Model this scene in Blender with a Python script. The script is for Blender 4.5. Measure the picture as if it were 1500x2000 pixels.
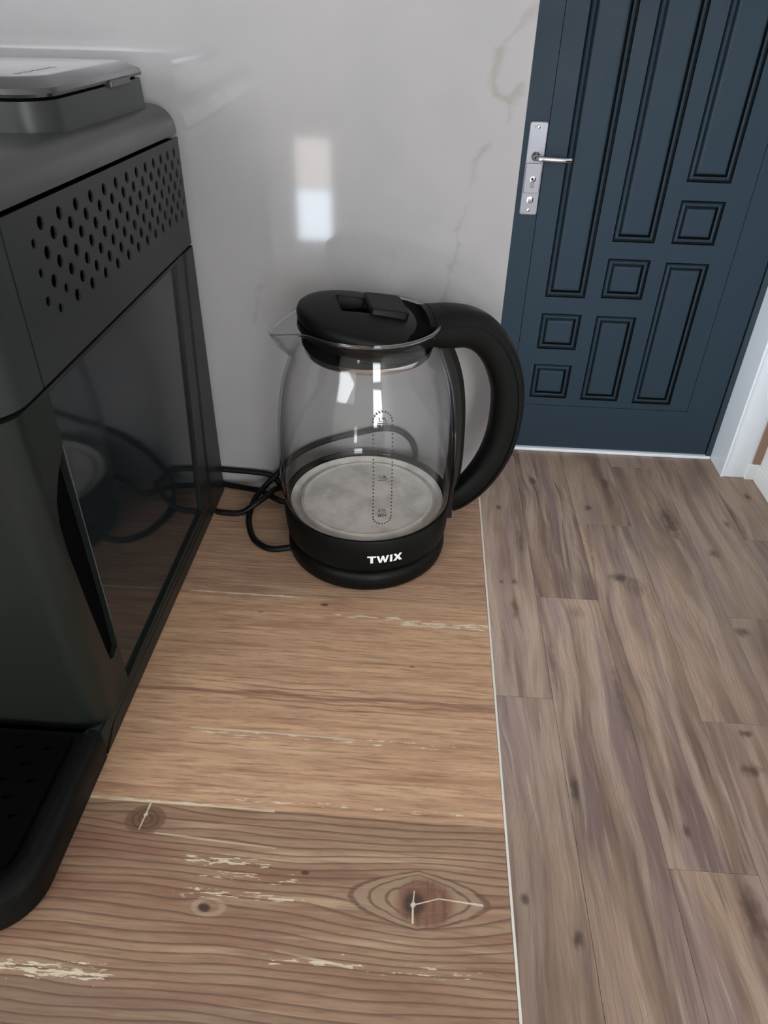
import bpy, bmesh, math, random
from math import sin, cos, pi, radians, exp, sqrt
from mathutils import Vector, Matrix
from mathutils.geometry import tessellate_polygon

for o in list(bpy.data.objects):
    bpy.data.objects.remove(o)
SC = bpy.context.scene
COL = SC.collection
random.seed(7)

# ------------------------------------------------------------------ camera
cam_d = bpy.data.cameras.new('camera')
cam = bpy.data.objects.new('camera', cam_d)
COL.objects.link(cam)
SC.camera = cam
right = Vector((0.9977646, 0.0632586, 0.0215425))
down = Vector((0.0544073, -0.5817956, -0.8115132))
fwd = Vector((-0.0388019, 0.8108713, -0.5839368))
R3 = Matrix((right, -down, -fwd)).transposed()
cam.matrix_world = Matrix.Translation((-0.07494, -0.66446, 1.35230)) @ R3.to_4x4()
cam_d.sensor_fit = 'HORIZONTAL'
cam_d.sensor_width = 36.0
cam_d.lens = 1397.34 * 36.0 / 1500.0
cam_d.clip_start = 0.01

# ------------------------------------------------------------------ world, lights, exposure
w = bpy.data.worlds.new('world')
SC.world = w
w.use_nodes = True
w.node_tree.nodes['Background'].inputs[0].default_value = (0.75, 0.86, 1.0, 1)
w.node_tree.nodes['Background'].inputs[1].default_value = 1.0
SC.view_settings.view_transform = 'Standard'
SC.view_settings.look = 'None'
SC.view_settings.gamma = 1.0
SC.view_settings.use_curve_mapping = False
SC.view_settings.exposure = -0.15


def area(name, loc, target, sx, sy, power, colr):
    d = bpy.data.lights.new(name, 'AREA')
    d.shape = 'RECTANGLE'
    d.size = sx
    d.size_y = sy
    d.energy = power
    d.color = colr
    o = bpy.data.objects.new(name, d)
    COL.objects.link(o)
    o.location = loc
    v = Vector(target) - Vector(loc)
    o.rotation_euler = v.to_track_quat('-Z', 'Y').to_euler()
    return o


# daylight entering through the windows of the kitchen (left wall, rear wall)
area('daylight_left', (-2.36, -1.35, 1.65), (0, -1.35, 1.65), 1.3, 1.2, 9.0, (0.97, 0.985, 1.0))
area('daylight_rear_left', (-1.48, -2.91, 2.02), (-0.6, 0, 1.3), 1.3, 0.72, 36.0, (0.99, 0.99, 1.0))
area('daylight_rear', (0.76, -2.91, 1.50), (0.76, 0, 1.50), 0.6, 1.3, 46.0, (0.95, 0.98, 1.0))
# fill light behind the marble wall, added to brighten the passage
area('passage_fill', (0.02, 0.80, 0.72), (1.0, 0.80, 0.62), 0.9, 0.9, 2.4, (0.90, 0.96, 1.0))
try:
    SC.cycles.max_bounces = 24
    SC.cycles.transmission_bounces = 20
    SC.cycles.transparent_max_bounces = 12
    SC.cycles.glossy_bounces = 5
    SC.cycles.diffuse_bounces = 4
    SC.cycles.sample_clamp_indirect = 4.0
    SC.cycles.use_denoising = True
except Exception:
    pass


# ------------------------------------------------------------------ node expression helper
class G:
    """small wrapper so that node graphs can be written as expressions"""
    def __init__(self, nt):
        self.nt = nt

    def node(self, t, **kw):
        n = self.nt.nodes.new(t)
        for k, v in kw.items():
            setattr(n, k, v)
        return n

    def put(self, sock, v):
        if isinstance(v, V):
            self.nt.links.new(v.s, sock)
        else:
            sock.default_value = v

    def math(self, op, a, b=None, c=None, clamp=False):
        n = self.node('ShaderNodeMath', operation=op)
        n.use_clamp = clamp
        self.put(n.inputs[0], a)
        if b is not None:
            self.put(n.inputs[1], b)
        if c is not None:
            self.put(n.inputs[2], c)
        return V(self, n.outputs[0])

    def pos(self):
        n = self.node('ShaderNodeNewGeometry')
        s = self.node('ShaderNodeSeparateXYZ')
        self.nt.links.new(n.outputs['Position'], s.inputs[0])
        return V(self, s.outputs[0]), V(self, s.outputs[1]), V(self, s.outputs[2])

    def rnd(self):
        return V(self, self.node('ShaderNodeObjectInfo').outputs['Random'])

    def xyz(self, x, y, z):
        n = self.node('ShaderNodeCombineXYZ')
        for i, v in enumerate((x, y, z)):
            self.put(n.inputs[i], v)
        return V(self, n.outputs[0])

    def noise(self, vec, scale=1.0, detail=2.0, rough=0.5, dist=0.0):
        n = self.node('ShaderNodeTexNoise')
        self.put(n.inputs['Vector'], vec)
        n.inputs['Scale'].default_value = scale
        n.inputs['Detail'].default_value = detail
        n.inputs['Roughness'].default_value = rough
        n.inputs['Distortion'].default_value = dist
        return V(self, n.outputs[0])

    def step(self, v, a, b, lo=0.0, hi=1.0):
        n = self.node('ShaderNodeMapRange')
        n.interpolation_type = 'SMOOTHSTEP'
        self.put(n.inputs[0], v)
        n.inputs[1].default_value = a
        n.inputs[2].default_value = b
        n.inputs[3].default_value = lo
        n.inputs[4].default_value = hi
        return V(self, n.outputs[0])

    def mix(self, f, a, b, mode='MIX'):
        n = self.node('ShaderNodeMix', data_type='RGBA', blend_type=mode)
        self.put(n.inputs[0], f)
        self.put(n.inputs[6], col(a) if not isinstance(a, V) else a)
        self.put(n.inputs[7], col(b) if not isinstance(b, V) else b)
        return V(self, n.outputs[2])

    def bump(self, h, strength, dist=0.001):
        n = self.node('ShaderNodeBump')
        n.inputs['Strength'].default_value = strength
        n.inputs['Distance'].default_value = dist
        self.put(n.inputs['Height'], h)
        return V(self, n.outputs[0])


class V:
    def __init__(self, g, s):
        self.g = g
        self.s = s

    def __add__(self, o): return self.g.math('ADD', self, o)
    __radd__ = __add__
    def __sub__(self, o): return self.g.math('SUBTRACT', self, o)
    def __rsub__(self, o): return self.g.math('SUBTRACT', o, self)
    def __mul__(self, o): return self.g.math('MULTIPLY', self, o)
    __rmul__ = __mul__
    def __truediv__(self, o): return self.g.math('DIVIDE', self, o)
    def abs(self): return self.g.math('ABSOLUTE', self)
    def max(self, o): return self.g.math('MAXIMUM', self, o)
    def min(self, o): return self.g.math('MINIMUM', self, o)
    def exp(self): return self.g.math('EXPONENT', self)
    def pow(self, o): return self.g.math('POWER', self, o)
    def fract(self): return self.g.math('FRACT', self)
    def floor(self): return self.g.math('FLOOR', self)
    def clamp(self): return self.g.math('ADD', self, 0.0, clamp=True)


def lin(c):
    return c / 12.92 if c <= 0.04045 else ((c + 0.055) / 1.055) ** 2.4


def col(c):
    """(r,g,b) in 0..255 sRGB -> linear RGBA"""
    return (lin(c[0] / 255), lin(c[1] / 255), lin(c[2] / 255), 1.0)


def mat(name, base=(128, 128, 128), rough=0.5, metal=0.0, spec=0.5, coat=0.0, build=None, coat_rough=0.05):
    m = bpy.data.materials.new(name)
    m.use_nodes = True
    nt = m.node_tree
    b = nt.nodes['Principled BSDF']
    b.inputs['Base Color'].default_value = col(base)
    b.inputs['Roughness'].default_value = rough
    b.inputs['Metallic'].default_value = metal
    b.inputs['Specular IOR Level'].default_value = spec
    b.inputs['Coat Weight'].default_value = coat
    b.inputs['Coat Roughness'].default_value = coat_rough
    if build:
        g = G(nt)
        r = build(g)
        for k, v in r.items():
            g.put(b.inputs[k], v)
    return m


def plastic(name, base, rough, spec=0.5, grain=900.0, amt=0.08, coat=0.0):
    def f(g):
        x, y, z = g.pos()
        n = g.noise(g.xyz(x, y, z), grain, 2)
        big = g.noise(g.xyz(x, y, z), 9.0, 2)
        return {'Normal': g.bump(n, amt, 0.0004), 'Roughness': g.step(big, 0.3, 0.7, rough - 0.03, rough + 0.04)}
    return mat(name, base, rough, 0, spec, coat, f)


# ------------------------------------------------------------------ materials
def knot_warp(g, x, y, knots):
    """push the grain lines apart around each knot"""
    yy = y
    for kx, ky, a, b, s in knots:
        dx = (x - kx) * (1 / a)
        dy = (y - ky) * (1 / b)
        e = ((dx * dx + dy * dy) * -1.0).exp()
        yy = yy - (y - ky) * e * s
    return yy


def m_counter(g):
    x, y, z = g.pos()
    # slow drift of the grain
    n1 = g.noise(g.xyz(x * 5.0, y * 14.0, 0.0), 1.0, 2)
    n2 = g.noise(g.xyz(x * 22.0, y * 60.0, 3.0), 1.0, 2)
    n3 = g.noise(g.xyz(x * 60.0, y * 900.0, 0.0), 1.0, 3, 0.6)
    fine = g.noise(g.xyz(x * 25.0, y * 420.0, 7.0), 1.0, 3, 0.65)
    streak = g.noise(g.xyz(x * 7.0, y * 110.0, 5.0), 1.0, 3, 0.6)
    patch = g.noise(g.xyz(x * 9.0, y * 40.0, 1.0), 1.0, 3, 0.6)
    yw = knot_warp(g, x, y, [(-0.056, -0.444, 0.050, 0.022, 0.80), (-0.243, -0.402, 0.030, 0.013, 0.75),
                             (-0.188, -0.458, 0.014, 0.0065, 0.8), (-0.150, -0.187, 0.016, 0.004, 0.7),
                             (-0.045, -0.300, 0.012, 0.008, 0.5)])
    ph = yw + n1 * 0.024 + n2 * 0.0009
    # board masks (printed boards run left to right)
    edge = y + g.noise(g.xyz(x * 3.0, 0.0, 9.0), 1.0, 1) * 0.0025
    front = g.step(edge, -0.392, -0.3905, 1.0, 0.0)
    back = g.step(edge, -0.186, -0.172, 0.0, 1.0)
    # rings: sharp dark line every 5 mm in front, finer beyond
    def ring(v, per, power):
        f = (v * (1 / per)).fract()
        return g.step(f, 0.52, 0.94, 0, 1).pow(power) * g.step(f, 0.93, 1.0, 1, 0)
    r_front = ring(ph, 0.0054, 1.6)
    r_mid = ring(ph * 1.0 + n2 * 0.004, 0.0064, 1.4) * g.step(n1, 0.35, 0.6, 0.25, 1.0) * 0.85
    bandmid = g.step(y + n1 * 0.03, -0.300, -0.285, 0, 1) * g.step(y + n1 * 0.03, -0.268, -0.250, 1, 0)
    r_mid = r_mid * (bandmid * 0.75 + 0.22)
    r_back = ring(ph + n2 * 0.003, 0.0036, 1.3) * 0.45
    lines = r_front * front + (r_mid * (1.0 - front)) * (1.0 - back) + r_back * back
    c_mid = g.mix(g.step(streak, 0.3, 0.7), (190, 154, 122), (168, 133, 106))
    c_mid = g.mix(g.step(patch, 0.5, 0.72) * 0.6, c_mid, (154, 114, 90))
    c_front = g.mix(g.step(patch, 0.32, 0.70), (148, 121, 98), (130, 98, 79))
    c_back = g.mix(g.step(streak, 0.35, 0.65), (174, 141, 115), (150, 118, 96))
    c = g.mix(front, c_mid, c_front)
    c = g.mix(back, c, c_back)
    # reddish streaks in the front board
    redm = g.step(g.noise(g.xyz(x * 8.0, y * 70.0, 12.0), 1.0, 3, 0.6), 0.52, 0.62) * \
        g.step((y + 0.452).abs(), 0.02, 0.045, 1.0, 0.25) * front
    c = g.mix(redm * 0.6, c, (122, 84, 68))
    redm2 = g.step(g.noise(g.xyz(x * 6.0, y * 90.0, 22.0), 1.0, 3, 0.6), 0.56, 0.66) * (1.0 - front)
    c = g.mix(redm2 * 0.45, c, (143, 99, 78))
    # pale bands
    pale = g.step(g.noise(g.xyz(x * 4.0, y * 75.0, 33.0), 1.0, 3, 0.6), 0.56, 0.70)
    c = g.mix(pale * 0.5, c, (187, 160, 132))
    # greyer, darker front-left corner board
    c = g.mix(g.step(y + x * 0.06, -0.515, -0.522, 0, 0.6), c, (114, 92, 78))
    # fine fibres
    c = g.mix(g.step(fine, 0.47, 0.68) * 0.58, c, (112, 86, 69))
    c = g.mix(g.step(n3, 0.52, 0.70) * 0.38, c, (104, 80, 66))
    # dark wavy line across the middle board
    wl = (y - (g.noise(g.xyz(x * 9.0, 4.0, 0.0), 1.0, 1) * 0.024 - 0.3055)).abs()
    c = g.mix(g.step(wl, 0.0006, 0.0030, 1.0, 0.0) * 0.55, c, (98, 66, 56))
    c = g.mix(lines * 0.74, c, (84, 64, 53))
    # darker grey weathered streaks
    dk = g.step(g.noise(g.xyz(x * 11.0, y * 190.0, 41.0), 1.0, 3, 0.7), 0.60, 0.70) * \
        (g.step((y + 0.385).abs(), 0.004, 0.016, 1, 0.0) + g.step((y + 0.178).abs(), 0.004, 0.014, 1, 0) +
         g.step((y + 0.332).abs(), 0.003, 0.012, 1, 0.15)).clamp()
    c = g.mix(dk * 0.6, c, (88, 76, 66))
    # knots
    def ell(kx, ky, a, b):
        dx = (x - kx) * (1 / a)
        dy = (y - ky) * (1 / b)
        return (dx * dx + dy * dy).pow(0.5)
    wob = g.noise(g.xyz(x * 120.0, y * 120.0, 0.0), 1.0, 2) * 0.35 - 0.17
    # big eye-shaped knot: two arcs crossing
    ex = (x + 0.058) * (1 / 0.041)
    ey = (y + 0.4440) * (1 / 0.0175)
    eye = ex.abs().pow(1.1) + ey.abs().pow(1.9) + wob * 0.45
    rings = ((eye * 3.4 + n2).fract() - 0.5).abs() * 2.0
    inside = g.step(eye, 0.96, 1.06, 1.0, 0.0)
    c = g.mix(inside * 0.9, c, (142, 118, 97))
    c = g.mix(inside * g.step(rings, 0.62, 0.95) * 0.75, c, (80, 62, 50))
    rim = g.step((eye - 1.03).abs(), 0.03, 0.09, 1.0, 0.0)
    c = g.mix(rim * g.step(n3, 0.3, 0.6, 0.45, 0.8), c, (86, 64, 52))
    core = ell(-0.0535, -0.4455, 0.0185, 0.0150) + wob * 0.25
    cin = g.step(core, 0.75, 1.15, 1.0, 0.0)
    c = g.mix(cin * 0.9, c, (112, 78, 62))
    ang = g.noise(g.xyz(x * 300.0, y * 60.0, 2.0), 1.0, 2)
    c = g.mix(cin * g.step(ang, 0.45, 0.7) * 0.6, c, (84, 58, 46))
    pith = ell(-0.0605, -0.4465, 0.0078, 0.0090) + wob * 0.4
    c = g.mix(g.step(pith, 0.55, 1.15, 0.9, 0.0), c, (58, 44, 35))
    def seg(x0, y0, x1, y1, wd):
        L2 = (x1 - x0) ** 2 + (y1 - y0) ** 2
        t = ((x - x0) * ((x1 - x0) / L2) + (y - y0) * ((y1 - y0) / L2)).clamp()
        dx = x - x0 - t * (x1 - x0)
        dy = y - y0 - t * (y1 - y0)
        d = (dx * dx + dy * dy).pow(0.5) + (n2 - 0.5) * 0.0012
        return g.step(d, wd * 0.55, wd * 1.25, 1.0, 0.0)
    cr = seg(-0.0612, -0.4475, -0.0455, -0.4425, 0.00055).max(seg(-0.0455, -0.4425, -0.0185, -0.4445, 0.00055))
    cr = cr.max(seg(-0.0612, -0.4475, -0.0605, -0.4390, 0.0006)).max(seg(-0.0612, -0.4475, -0.0610, -0.4580, 0.0006))
    cr = cr.max(seg(-0.0612, -0.4475, -0.0608, -0.4470, 0.0016))
    cr = cr.max(seg(-0.2435, -0.4025, -0.2428, -0.3930, 0.0005)).max(seg(-0.2435, -0.4025, -0.2445, -0.4120, 0.0005))
    cr = cr.max(seg(-0.2435, -0.4015, -0.2432, -0.4010, 0.0013))
    # upper left knot
    k2 = ell(-0.2425, -0.4045, 0.0135, 0.0100) + wob * 0.35
    i2 = g.step(k2, 0.80, 1.12, 1.0, 0.0) * front
    c = g.mix(i2 * 0.92, c, (102, 76, 60))
    c = g.mix(i2 * g.step(((k2 * 3.1).fract() - 0.5).abs() * 2.0, 0.5, 0.9) * 0.6, c, (68, 50, 40))
    # small knots
    for kx, ky, a, b, dkc in [(-0.1885, -0.4585, 0.0048, 0.0032, (52, 38, 30)), (-0.150, -0.1865, 0.0045, 0.0022, (84, 58, 46)),
                              (-0.0675, -0.2545, 0.0030, 0.0010, (96, 70, 56)), (-0.130, -0.4325, 0.0030, 0.0016, (62, 48, 40)),
                              (-0.206, -0.2005, 0.003, 0.001, (120, 92, 76))]:
        e = ell(kx, ky, a, b) + wob
        c = g.mix(g.step(e, 0.6, 1.15, 0.9, 0.0), c, dkc)
    halo = ell(-0.1855, -0.4575, 0.0095, 0.0052)
    c = g.mix(g.step((halo - 0.9).abs(), 0.1, 0.35, 0.5, 0.0), c, (166, 145, 124))
    c = g.mix(cr * 0.92, c, (196, 184, 164))
    # flaking white paint remains
    chips = g.noise(g.xyz(x * 75.0, y * 520.0, 15.0), 1.0, 3, 0.65)
    def zone(x0, x1, y0, y1, fx=0.02, fy=0.004):
        return g.step(x, x0 - fx, x0 + fx) * g.step(x, x1 - fx, x1 + fx, 1, 0) * \
            g.step(y, y0 - fy, y0 + fy) * g.step(y, y1 - fy, y1 + fy, 1, 0)
    z1 = zone(-0.150, -0.070, -0.2015, -0.1965, 0.012, 0.0025)
    z1 = z1.max(zone(-0.085, 0.01, -0.2085, -0.1990, 0.014, 0.003))
    z1 = z1.max(zone(-0.29, -0.17, -0.1800, -0.1765, 0.02, 0.0016))
    z2 = zone(-0.31, -0.228, -0.5040, -0.4930, 0.012, 0.005) * 1.0
    z3 = zone(-0.215, -0.150, -0.4330, -0.4250, 0.015, 0.003) * 0.9
    z3 = z3.max(zone(-0.20, -0.12, -0.4420, -0.4340, 0.02, 0.003) * 0.75)
    z3 = z3.max(zone(-0.22, -0.13, -0.4535, -0.4455, 0.02, 0.003) * 0.8)
    z3 = z3.max(zone(-0.31, -0.19, -0.3925, -0.3895, 0.02, 0.0012) * 1.0)
    z3 = z3.max(zone(-0.20, -0.02, -0.3880, -0.3830, 0.02, 0.003) * 0.75)
    z3 = z3.max(zone(-0.16, -0.01, -0.4890, -0.4790, 0.02, 0.004) * 0.66)
    z3 = z3.max(zone(-0.24, -0.02, -0.3370, -0.3270, 0.02, 0.004) * 0.70)
    zz = z1.max(z2).max(z3)
    ch = g.step(chips + zz * 0.30, 0.77, 0.83) * g.step(zz, 0.02, 0.2)
    c = g.mix(ch * 0.85, c, (202, 190, 168))
    # thin continuous pale seams
    sm = seg(-0.30, -0.3905, -0.158, -0.3920, 0.0009).max(seg(-0.233, -0.4135, -0.152, -0.4180, 0.0006) * 0.75)
    sm = sm.max(seg(-0.233, -0.3285, -0.11, -0.3300, 0.0008) * 0.7).max(seg(-0.275, -0.1775, -0.167, -0.1790, 0.0007))
    sm = sm.max(seg(-0.14, -0.4790, -0.095, -0.4850, 0.0008) * 0.8).max(seg(-0.135, -0.4500, -0.150, -0.4500, 0.0007))
    c = g.mix(sm * g.step(streak, 0.36, 0.58, 0.15, 0.9), c, (199, 186, 163))
    h = fine * 0.5 + (1.0 - lines) * 0.8
    return {'Base Color': g.mix(0.5, c, c), 'Roughness': g.step(fine, 0.3, 0.7, 0.42, 0.55), 'Normal': g.bump(h, 0.25, 0.0004)}


def m_plank(g):
    x, y, z = g.pos()
    r = g.rnd()
    off = r * 37.0
    wx = g.noise(g.xyz(x * 5.0, y * 1.6, off), 1.0, 2)
    xs = x + wx * 0.10
    streak = g.noise(g.xyz(xs * 26.0, y * 1.7, off), 1.0, 4, 0.62)
    streak2 = g.noise(g.xyz(xs * 60.0, y * 2.6, off + 5.0), 1.0, 3, 0.6)
    fine = g.noise(g.xyz(xs * 420.0, y * 11.0, off), 1.0, 3, 0.6)
    patch = g.noise(g.xyz(x * 7.0, y * 2.2, off + 11.0), 1.0, 3)
    hue = g.noise(g.xyz(xs * 20.0, y * 1.4, off + 21.0), 1.0, 2)
    c = g.mix(g.step(streak, 0.38, 0.62), (158, 136, 121), (104, 83, 73))
    c = g.mix(g.step(patch, 0.45, 0.68) * 0.70, c, (168, 141, 118))
    c = g.mix(g.step(hue, 0.50, 0.64) * 0.50, c, (120, 100, 100))
    c = g.mix(g.step(hue, 0.34, 0.46, 0.45, 0.0), c, (146, 123, 102))
    c = g.mix(g.step(streak2, 0.56, 0.74) * 0.65, c, (86, 68, 60))
    c = g.mix(g.step(streak2, 0.26, 0.40, 0.5, 0.0), c, (186, 167, 151))
    # cathedral figure lines
    ph = (x + g.noise(g.xyz(x * 6.0, y * 3.0, off + 31.0), 1.0, 2) * 0.14) * 85.0
    fr = (ph.fract() - 0.5).abs() * 2.0
    figure = g.step(fr, 0.72, 0.98) * g.step(patch, 0.42, 0.62)
    c = g.mix(figure * 0.35, c, (104, 84, 72))
    c = g.mix(g.step(fine, 0.45, 0.72) * 0.40, c, (100, 82, 72))
    # per plank tone
    c = g.mix(g.step(r, 0.0, 1.0, 0.0, 0.30), c, (158, 133, 115))
    # knots with a dark eye drawn out along the plank
    wob = g.noise(g.xyz(x * 60.0, y * 40.0, 0.0), 1.0, 3) * 2.0 - 1.0
    for kx, ky, a, b, s in [(0.338, 1.449, .012, .018, .8), (0.209, 1.275, .008, .012, .9), (0.192, 0.904, .006, .009, .9),
                            (0.229, 0.909, .008, .012, .9), (0.505, 1.303, .012, .016, .8), (0.539, 0.951, .030, .020, .85),
                            (0.575, 0.915, .026, .040, .45), (0.754, 1.248, .020, .075, .75), (0.848, 1.091, .014, .020, .8),
                            (0.939, 1.249, .010, .020, .7), (0.822, 0.755, .018, .016, .7), (0.222, 0.801, .008, .045, .7),
                            (0.385, 0.792, .022, .022, .40), (1.061, 1.416, .010, .018, .9), (0.303, 0.249, .009, .028, .95),
                            (0.173, 0.012, .007, .010, .9), (0.263, -0.055, .010, .014, .9), (0.514, 0.17, .006, .014, .8),
                            (0.591, 0.020, .020, .050, .7), (0.695, 0.325, .022, .014, .8), (0.717, 0.423, .016, .008, .8),
                            (0.590, 1.455, .012, .030, .6), (0.262, 1.10, .010, .060, .55), (0.475, 1.11, .008, .10, .45),
                            (0.45, 0.50, .010, .10, .5), (0.30, 0.60, .008, .09, .45), (0.182, 0.62, .008, .08, .4)]:
        dx = (x - kx) * (1 / a)
        dy = (y - ky) * (1 / b)
        d = (dx * dx + dy * dy).pow(0.5) + wob
        c = g.mix(g.step(d, 0.1, 1.6, s * 0.9, 0.0), c, (62, 46, 40))
    return {'Base Color': c, 'Roughness': g.step(fine, 0.3, 0.7, 0.40, 0.52),
            'Normal': g.bump(fine, 0.15, 0.0004)}


def m_marble(g):
    x, y, z = g.pos()
    n = g.noise(g.xyz(x, y, z), 5.0, 4, 0.6)
    n2 = g.noise(g.xyz(x + 3.0, y, z), 38.0, 3, 0.6)
    x = x + (g.noise(g.xyz(x, y, z), 28.0, 3, 0.6) - 0.5) * 0.030
    z = z + (g.noise(g.xyz(x, y + 5.0, z), 24.0, 3, 0.6) - 0.5) * 0.030
    base = g.mix(g.step(n, 0.35, 0.7), (141, 138, 138), (135, 133, 134))

    def seg(x0, y0, x1, y1, wd, s):
        L2 = (x1 - x0) ** 2 + (y1 - y0) ** 2
        t = ((x - x0) * ((x1 - x0) / L2) + (z - y0) * ((y1 - y0) / L2)).clamp()
        dx = x - x0 - t * (x1 - x0)
        dy = z - y0 - t * (y1 - y0)
        d = (dx * dx + dy * dy).pow(0.5) + (n2 - 0.5) * 0.020
        return g.step(d, -0.002, wd * 1.6, s * 0.85, 0.0)
    f = seg(-0.004, 1.345, -0.026, 1.317, 0.0035, 0.35)
    for a in [(-0.026, 1.317, -0.024, 1.292, .0045, .5), (-0.024, 1.292, -0.012, 1.284, .0045, .6), (-0.012, 1.284, 0.0, 1.300, .0035, .5),
              (-0.012, 1.284, -0.013, 1.272, .003, .4)]:
        f = f.max(seg(*a))
    c = g.mix(f, base, (108, 98, 84))
    v = seg(-0.030, 1.258, -0.037, 1.238, .0035, .45)
    for a in [(-0.037, 1.238, -0.040, 1.205, .0025, .35), (-0.040, 1.205, -0.046, 1.172, .0025, .35), (-0.046, 1.172, -0.054, 1.135, .0035, .5),
              (-0.054, 1.135, -0.058, 1.110, .003, .4), (-0.229, 1.130, -0.236, 1.085, .003, .35), (-0.105, 1.165, -0.108, 1.14, .002, .3),
              (-0.9, 1.3, -0.5, 1.55, .004, .4), (-0.5, 1.55, -0.1, 1.95, .004, .4), (-1.4, 0.95, -0.9, 1.3, .004, .4)]:
        v = v.max(seg(*a))
    c = g.mix(v, c, (104, 102, 98))
    return {'Base Color': c}


M = {}
M['counter'] = mat('countertop_laminate', rough=0.45, spec=0.4, build=m_counter)
M['plank'] = mat('floor_vinyl_plank', rough=0.45, spec=0.4, build=m_plank)
M['marble'] = mat('marble_panel', rough=0.06, spec=0.5, build=m_marble)
M['edge'] = plastic('white_edge_band', (205, 200, 192), 0.4)
M['plaster'] = plastic('white_plaster', (240, 239, 236), 0.8, 0.3, 200.0, 0.2)
M['white_trim'] = plastic('white_trim', (238, 242, 246), 0.35, 0.5, 60.0, 0.03)
M['brown_trim'] = plastic('brown_wood_trim', (150, 118, 100), 0.5)
M['door'] = plastic('door_blue_grey', (46, 59, 69), 0.45, 0.14, 1500.0, 0.10)
M['door_frame'] = plastic('door_frame_dark', (44, 56, 64), 0.4, 0.5)
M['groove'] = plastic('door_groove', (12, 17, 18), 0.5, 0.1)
M['black'] = plastic('black_plastic', (7, 8, 7), 0.48, 0.12, 1800.0, 0.06)
M['black_gloss'] = plastic('black_gloss', (10, 11, 12), 0.2, 0.45)
M['black_deep'] = plastic('black_deep', (3, 3, 4), 0.7, 0.03)
M['lid_gloss'] = plastic('lid_gloss', (32, 32, 34), 0.17, 0.8)
M['rubber'] = plastic('black_cord', (6, 6, 6), 0.5, 0.2)
M['machine'] = plastic('machine_grey', (34, 37, 35), 0.42, 0.26, 2200.0, 0.12)
M['machine_top'] = plastic('machine_top_grey', (50, 50, 51), 0.36, 0.4, 2200.0, 0.10)
M['machine_lower'] = plastic('machine_lower', (20, 24, 21), 0.34, 0.24, 2200.0, 0.08)
M['tank'] = mat('tank_smoked', (22, 26, 28), 0.06, 0, 0.5)
M['tank_edge'] = plastic('tank_edge', (70, 76, 78), 0.2)
M['steel'] = mat('brushed_steel', (190, 188, 186), 0.30, 1.0, 0.5,
                 build=lambda g: (lambda p: {'Normal': g.bump(g.noise(g.xyz(p[0] * 40.0, p[1] * 900.0, p[2] * 40.0), 1.0, 2), 0.12, 0.0003)})(g.pos()))
M['chrome'] = mat('chrome', (215, 215, 216), 0.12, 1.0)
M['zinc'] = plastic('lock_plate_steel', (150, 149, 156), 0.38, 0.8, 60.0, 0.03)
M['zinc'].node_tree.nodes['Principled BSDF'].inputs['Metallic'].default_value = 0.45
M['print'] = mat('gauge_print', (26, 26, 28), 0.6)
M['logo'] = mat('logo_print', (206, 208, 208), 0.4)


def m_heat(g):
    tc = g.node('ShaderNodeTexCoord')
    s = g.node('ShaderNodeSeparateXYZ')
    g.nt.links.new(tc.outputs['Object'], s.inputs[0])
    x, y = V(g, s.outputs[0]), V(g, s.outputs[1])
    r = (x * x + y * y).pow(0.5)
    n = g.noise(g.xyz(x, y, 0.0), 34.0, 4, 0.6)
    n2 = g.noise(g.xyz(r * 500.0, 0.0, 0.0), 1.0, 2)
    c = g.mix(g.step(n, 0.35, 0.7), (206, 201, 194), (172, 167, 160))
    return {'Base Color': c, 'Roughness': g.step(n, 0.3, 0.7, 0.34, 0.50), 'Normal': g.bump(n2, 0.2, 0.0003)}


M['heat'] = mat('heating_plate_steel', (190, 186, 180), 0.4, 0.25, build=m_heat)

gm = bpy.data.materials.new('clear_glass')
gm.use_nodes = True
gt = gm.node_tree
gt.nodes.clear()
go = gt.nodes.new('ShaderNodeOutputMaterial')
gx = gt.nodes.new('ShaderNodeMixShader')
gf = gt.nodes.new('ShaderNodeFresnel')
gg = gt.nodes.new('ShaderNodeNewGeometry')
gi = gt.nodes.new('ShaderNodeMapRange')          # same reflectance from both sides of the thin wall
gi.inputs[3].default_value = 1.42
gi.inputs[4].default_value = 1 / 1.42
gt.links.new(gg.outputs['Backfacing'], gi.inputs[0])
gt.links.new(gi.outputs[0], gf.inputs['IOR'])
g1 = gt.nodes.new('ShaderNodeBsdfTransparent')
g2 = gt.nodes.new('ShaderNodeBsdfGlossy')
g2.inputs['Roughness'].default_value = 0.02
g2.inputs['Color'].default_value = (0.75, 0.75, 0.75, 1)
gw = gt.nodes.new('ShaderNodeLayerWeight')
gw.inputs['Blend'].default_value = 0.35
gc = gt.nodes.new('ShaderNodeMix')
gc.data_type = 'RGBA'
gc.inputs[6].default_value = (0.985, 0.985, 0.985, 1)
gc.inputs[7].default_value = (0.26, 0.28, 0.29, 1)
gp_ = gt.nodes.new('ShaderNodeMath')
gp_.operation = 'POWER'
gp_.inputs[1].default_value = 4.0
gt.links.new(gw.outputs['Facing'], gp_.inputs[0])
gt.links.new(gp_.outputs[0], gc.inputs[0])
gt.links.new(gc.outputs[2], g1.inputs['Color'])
gt.links.new(gf.outputs[0], gx.inputs[0])
gt.links.new(g1.outputs[0], gx.inputs[1])
gt.links.new(g2.outputs[0], gx.inputs[2])
gt.links.new(gx.outputs[0], go.inputs['Surface'])
M['glass'] = gm
gs = bpy.data.materials.new('glass_solid')
gs.use_nodes = True
gb = gs.node_tree.nodes['Principled BSDF']
gb.inputs['Base Color'].default_value = (0.9, 0.92, 0.92, 1)
gb.inputs['Roughness'].default_value = 0.0
gb.inputs['Transmission Weight'].default_value = 1.0
gb.inputs['IOR'].default_value = 1.45
M['glass_solid'] = gs
wm = bpy.data.materials.new('window_daylight')
wm.use_nodes = True
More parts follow.
